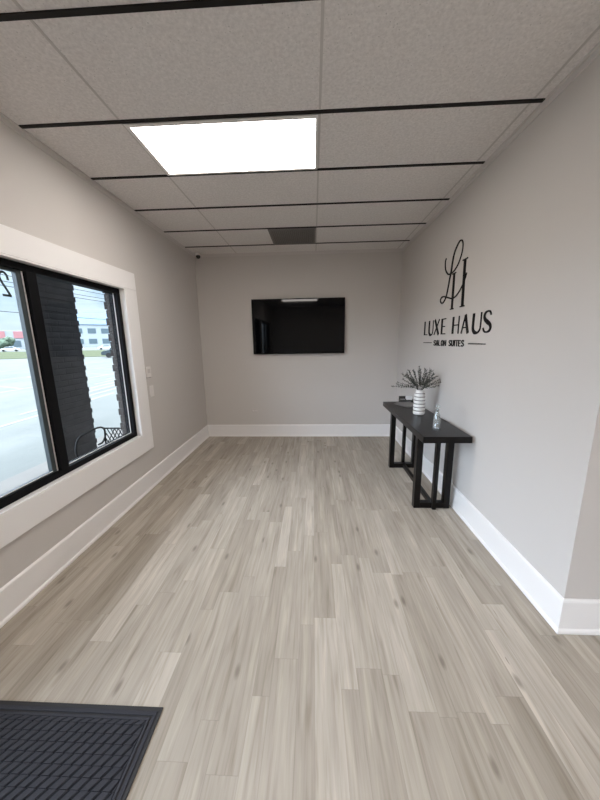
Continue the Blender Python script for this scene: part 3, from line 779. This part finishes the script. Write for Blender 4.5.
# parking lines painted on the lot
def pline(x0, y0, x1, y1, wd=.11):
    d = Vector((x1-x0, y1-y0, 0)).normalized(); nn = Vector((-d.y, d.x, 0))*wd/2
    bm = B(); a, b = Vector((x0, y0, GZ)), Vector((x1, y1, GZ))
    prism(bm, [nn, -nn, -nn+Vector((0, 0, .006)), nn+Vector((0, 0, .006))], a, b)
    obj('parking_line', bm, 'line', lot)
def ext(x0, y0, x1, y1, k0, k1, wd=.11): pline(x0+(x0-x1)*k0, y0+(y0-y1)*k0, x1+(x1-x0)*k1, y1+(y1-y0)*k1, wd)
for i in range(6):
    ext(-7.05+i*-.75, 6.1+i*1.9, -7.15+i*-.75, 7.2+i*1.9, .6, 3.2)
pline(-12.2, 3, -12.2, 24, .12); pline(-16.5, 4, -16.5, 30, .12); pline(-22, 4, -22, 44, .14)
for i in range(8): pline(-12.2, 6.5+i*2.7, -16.5, 8.3+i*2.7, .11)
# grass strip between lot and road
bm = B()
n1, n2, f1, f2 = Vector((-42, 38.5, 0)), Vector((-30, 43.4, 0)), Vector((-86, 82, 0)), Vector((-60, 90, 0))
quad = [n1 + (n1-n2)*6, n2 + (n2-n1)*1.6, f2 + (f2-f1)*1.2, f1 + (f1-f2)*5]
lo = [bm.verts.new((q.x, q.y, GZ-.02)) for q in quad]; hi = [bm.verts.new((q.x, q.y, GZ+.05)) for q in quad]
bm.faces.new(hi); bm.faces.new(lo[::-1])
for i in range(4): bm.faces.new((lo[i], lo[(i+1) % 4], hi[(i+1) % 4], hi[i]))
bmesh.ops.recalc_face_normals(bm, faces=bm.faces[:])
gs = obj('grass_strip', bm, 'grass'); gs['kind'] = 'stuff'; tag(gs, 'strip of mown green grass beyond the parking lot', 'grass')

# brick pillars: courses project and recess so that the edges read as toothed
def brick_column(name, label, x0, x1, y0, y1, z1, mat, cat='pillar'):
    bm = B(); z = SZ; k = 0
    while z < z1 - 1e-4:
        zt_ = min(z+.076, z1); o = .0 if k % 2 else .008
        box(bm, x0-o, x1+o, y0-o, y1+o, z, zt_-.010); box(bm, x0+.003, x1-.003, y0+.003, y1-.003, zt_-.010, zt_)
        z = zt_; k += 1
    return tag(obj(name, bm, mat), label, cat)
brick_column('brick_pillar', 'dark brick pillar filling the left of the right window pane', -3.39, -3.2, 3.53, 4.06, 3.20, 'brickd')

# iron mesh garden chair
gc = thing('garden_chair', 'black iron mesh garden chair with scrolled arm on the walkway outside the window', 'chair', (-2.36, 3.2, SZ))
ZC = lambda z: z - SZ
def loc(x, y, z): return (x+2.36, y-3.2, z-SZ)
bm = B(); tube(bm, [loc(-2.61, 3.46, .30), loc(-2.61, 3.475, .565), loc(-2.11, 3.475, .565), loc(-2.11, 3.46, .30)], .011)
tube(bm, [loc(-2.61, 3.46, .34), loc(-2.11, 3.46, .34)], .010); obj('back_frame', bm, 'iron', gc)
bm = B()
for i in range(11):
    x = -2.60 + i*.048
    for sgn in (1, -1):
        xa = x; xb = x + sgn*.12; za, zb_ = .345, .56
        if xb > -2.11: f_ = (-2.11-xa)/(xb-xa); xb = -2.11; zb_ = za+(zb_-za)*f_
        if xb < -2.61: f_ = (-2.61-xa)/(xb-xa); xb = -2.61; zb_ = za+(zb_-za)*f_
        tube(bm, [loc(xa, 3.461, za), loc(xb, 3.461+.014*(zb_-.34)/.22, zb_)], .0062, 5)
obj('back_mesh', bm, 'iron', gc)
bm = B()
for p, q in (((-2.61, 3.02), (-2.11, 3.02)), ((-2.61, 3.46), (-2.11, 3.46)), ((-2.61, 3.02), (-2.61, 3.46)), ((-2.11, 3.02), (-2.11, 3.46))):
    tube(bm, [loc(*p, .30), loc(*q, .30)], .011)
obj('seat_frame', bm, 'iron', gc)
bm = B()
for i in range(1, 17): tube(bm, [loc(-2.61+i*.0294, 3.02, .30), loc(-2.61+i*.0294, 3.46, .30)], .0045, 5)
for i in range(1, 14): tube(bm, [loc(-2.61, 3.02+i*.0314, .30), loc(-2.11, 3.02+i*.0314, .30)], .0045, 5)
obj('seat_mesh', bm, 'iron', gc)
for x in (-2.61, -2.11):
    for y in (3.02, 3.46):
        bm = B(); tube(bm, [loc(x, y, .30), loc(x, y+(.03 if y > 3.2 else -.03), SZ+.001)], .012); obj('leg', bm, 'iron', gc)
    bm = B(); tube(bm, smooth_path([loc(x, 3.02, .30), loc(x, 3.0, .46), loc(x, 3.06, .57), loc(x, 3.20, .595), loc(x, 3.345, .605), loc(x, 3.44, .585), loc(x, 3.478, .53), loc(x, 3.468, .46), loc(x, 3.41, .405), loc(x, 3.34, .40)], 5), .011)
    obj('arm', bm, 'iron', gc)

# distant street: buildings, cars, trees, wires
def far_building(name, label, x, y, rz, wx, dy, hz, mat, wins, roof=None, signs=()):
    t = thing(name, label, 'building', (x, y, GZ), rz)
    bm = B(); box(bm, -wx/2, wx/2, 0, dy, 0, hz, .1); obj('wall', bm, mat, t)
    for (a, b, c, d) in wins:
        bm = B(); box(bm, a, b, -.15, .2, c, d, .05); f_ = obj('window', bm, 'wind', t)
    if roof:
        bm = B(); ov = .8
        prism(bm, [Vector((-wx/2*roof[1]-ov, -ov, hz)), Vector((-wx/2*roof[1]-ov, dy+ov, hz)), Vector((-wx/2*roof[1]-ov, dy/2, hz+roof[0]))], Vector((0, 0, 0)), Vector((wx*roof[1]+2*ov, 0, 0)))
        obj('roof', bm, 'slate', t)
    for (a, b, c, d) in signs:
        bm = B(); box(bm, a, b, -.35, .1, c, d, .05); obj('sign_panel', bm, 'red', t)
    return t
# face the viewer: buildings are turned to look back across the lot
R1 = math.atan2(-(-160), 205)
far_building('office_building', 'pale two storey office building with blue-grey roof across the road', -160, 218, .62, 62, 26, 16.0, 'pale',
    [(-29+i*8.2, -24+i*8.2, 9.6, 13.2) for i in range(7)] + [(-29+i*8.2, -24+i*8.2, 2.2, 5.8) for i in range(7)], (9.0, .82))
far_building('shop_building', 'low pale shop with red sign panels far across the road at left', -166, 150, .80, 40, 18, 9.6, 'pale',
    [(-18+i*6.2, -13.6+i*6.2, 1.0, 4.4) for i in range(6)], None, [(-14+i*7.6, -9.6+i*7.6, 5.6, 9.2) for i in range(4)])

def car(label, x, y, rz, paint, grp='parked cars'):
    t = thing('car', label, 'car', (x, y, GZ), rz)
    bm = B()
    prof_ = [(-2.2, .35), (-2.25, .75), (-1.9, .92), (-1.35, .98), (-.75, 1.45), (.75, 1.47), (1.35, 1.02), (2.1, .90), (2.25, .7), (2.25, .35)]
    prism(bm, [Vector((a, -.87, b)) for a, b in prof_], Vector((0, 0, 0)), Vector((0, 1.74, 0)))
    bmesh.ops.bevel(bm, geom=bm.edges[:], offset=.06, segments=2, affect='EDGES', clamp_overlap=True)
    obj('body', bm, paint, t)
    for s_ in (-1, 1):
        bm = B(); prism(bm, [Vector((a, 0, b)) for a, b in [(-1.2, 1.0), (-.7, 1.40), (.7, 1.41), (1.2, 1.03)]], Vector((0, s_*.86, 0)), Vector((0, s_*.89, 0)))
        obj('side_window', bm, 'wind', t)
    for a in (-1.4, 1.4):
        for s_ in (-1, 1):
            bm = B(); tube(bm, [(a, s_*.70, .33), (a, s_*.90, .33)], .33, 16); obj('wheel', bm, 'tyre', t)
    return t
car('white car parked farthest left in front of the pale office building', -69, 98, .7, 'carw')
car('white car parked in the middle of the row before the office building', -66, 103, .55, 'carw')
car('white car parked nearest the brown brick window jamb before the office building', -60.5, 104, .6, 'carw')
car('dark car at the lot edge half hidden by the brick window jamb', -26.6, 40.6, .585, 'carg')
car('white car parked farthest left before the low shop', -92, 88, .7, 'carw')
car('dark car parked beside a white one before the low shop', -88, 92, .8, 'carg')
car('white car parked under the dark tree near the window mullion', -78, 96, .9, 'carw')

def far_tree(label, x, y, h, r, seed):
    t = thing('tree', label, 'tree', (x, y, GZ)); rg = random.Random(seed)
    bm = B(); tube(bm, [(0, 0, 0), (.1, 0, h*.3), (0, .1, h*.6)], .22, 8, .1); obj('trunk', bm, 'bark', t)
    bm = B()
    for i in range(16):
        c = Vector((rg.uniform(-1, 1)*r*.75, rg.uniform(-1, 1)*r*.75, h*.38 + rg.random()*h*.5)); rr = r*rg.uniform(.28, .5)
        n0 = len(bm.verts); bmesh.ops.create_icosphere(bm, subdivisions=2, radius=rr, matrix=Matrix.Translation(c)); bm.verts.ensure_lookup_table()
        for v in bm.verts[n0:]: v.co = c + (v.co-c)*rg.uniform(.8, 1.15)
    obj('crown', bm, 'tree', t)
far_tree('dark bushy tree beyond the grass beside the window mullion', -90, 108, 8.6, 3.2, 3)
far_tree('low dark tree beyond the grass at the left edge of the window', -102, 96, 4.4, 3.0, 5)

def wire(z_a, z_m, x, label):
    bm = B(); y0, y1 = 2.16, 37.84
    pts = [(x, y0+(y1-y0)*i/24, z_a + (z_m-z_a)*i/24 - .25*(1-((i-12)/12)**2)) for i in range(25)]
    tube(bm, pts, .028, 6)
    tag(obj('power_line', bm, 'wire'), label, 'wire', 'overhead wires across the parking lot')
for pole_y, lab in ((2, 'timber utility pole carrying the near ends of the overhead wires'), (38, 'timber utility pole carrying the far ends of the overhead wires')):
    t = thing('utility_pole', lab, 'pole', (-25, pole_y, GZ))
    bm = B(); tube(bm, [(0, 0, 0), (0, 0, 9.6)], .15, 12, .11); obj('mast', bm, 'pole', t)
    bm = B(); box(bm, -.9, .9, -.06, .06, 9.0, 9.15, .01); obj('crossarm', bm, 'pole', t)
for za, lab in ((7.45, 'topmost'), (6.95, 'second highest'), (6.6, 'third highest'), (4.55, 'lowest')):
    wire(za, za, -25.0, lab + ' of the four dark overhead wires across the parking lot')
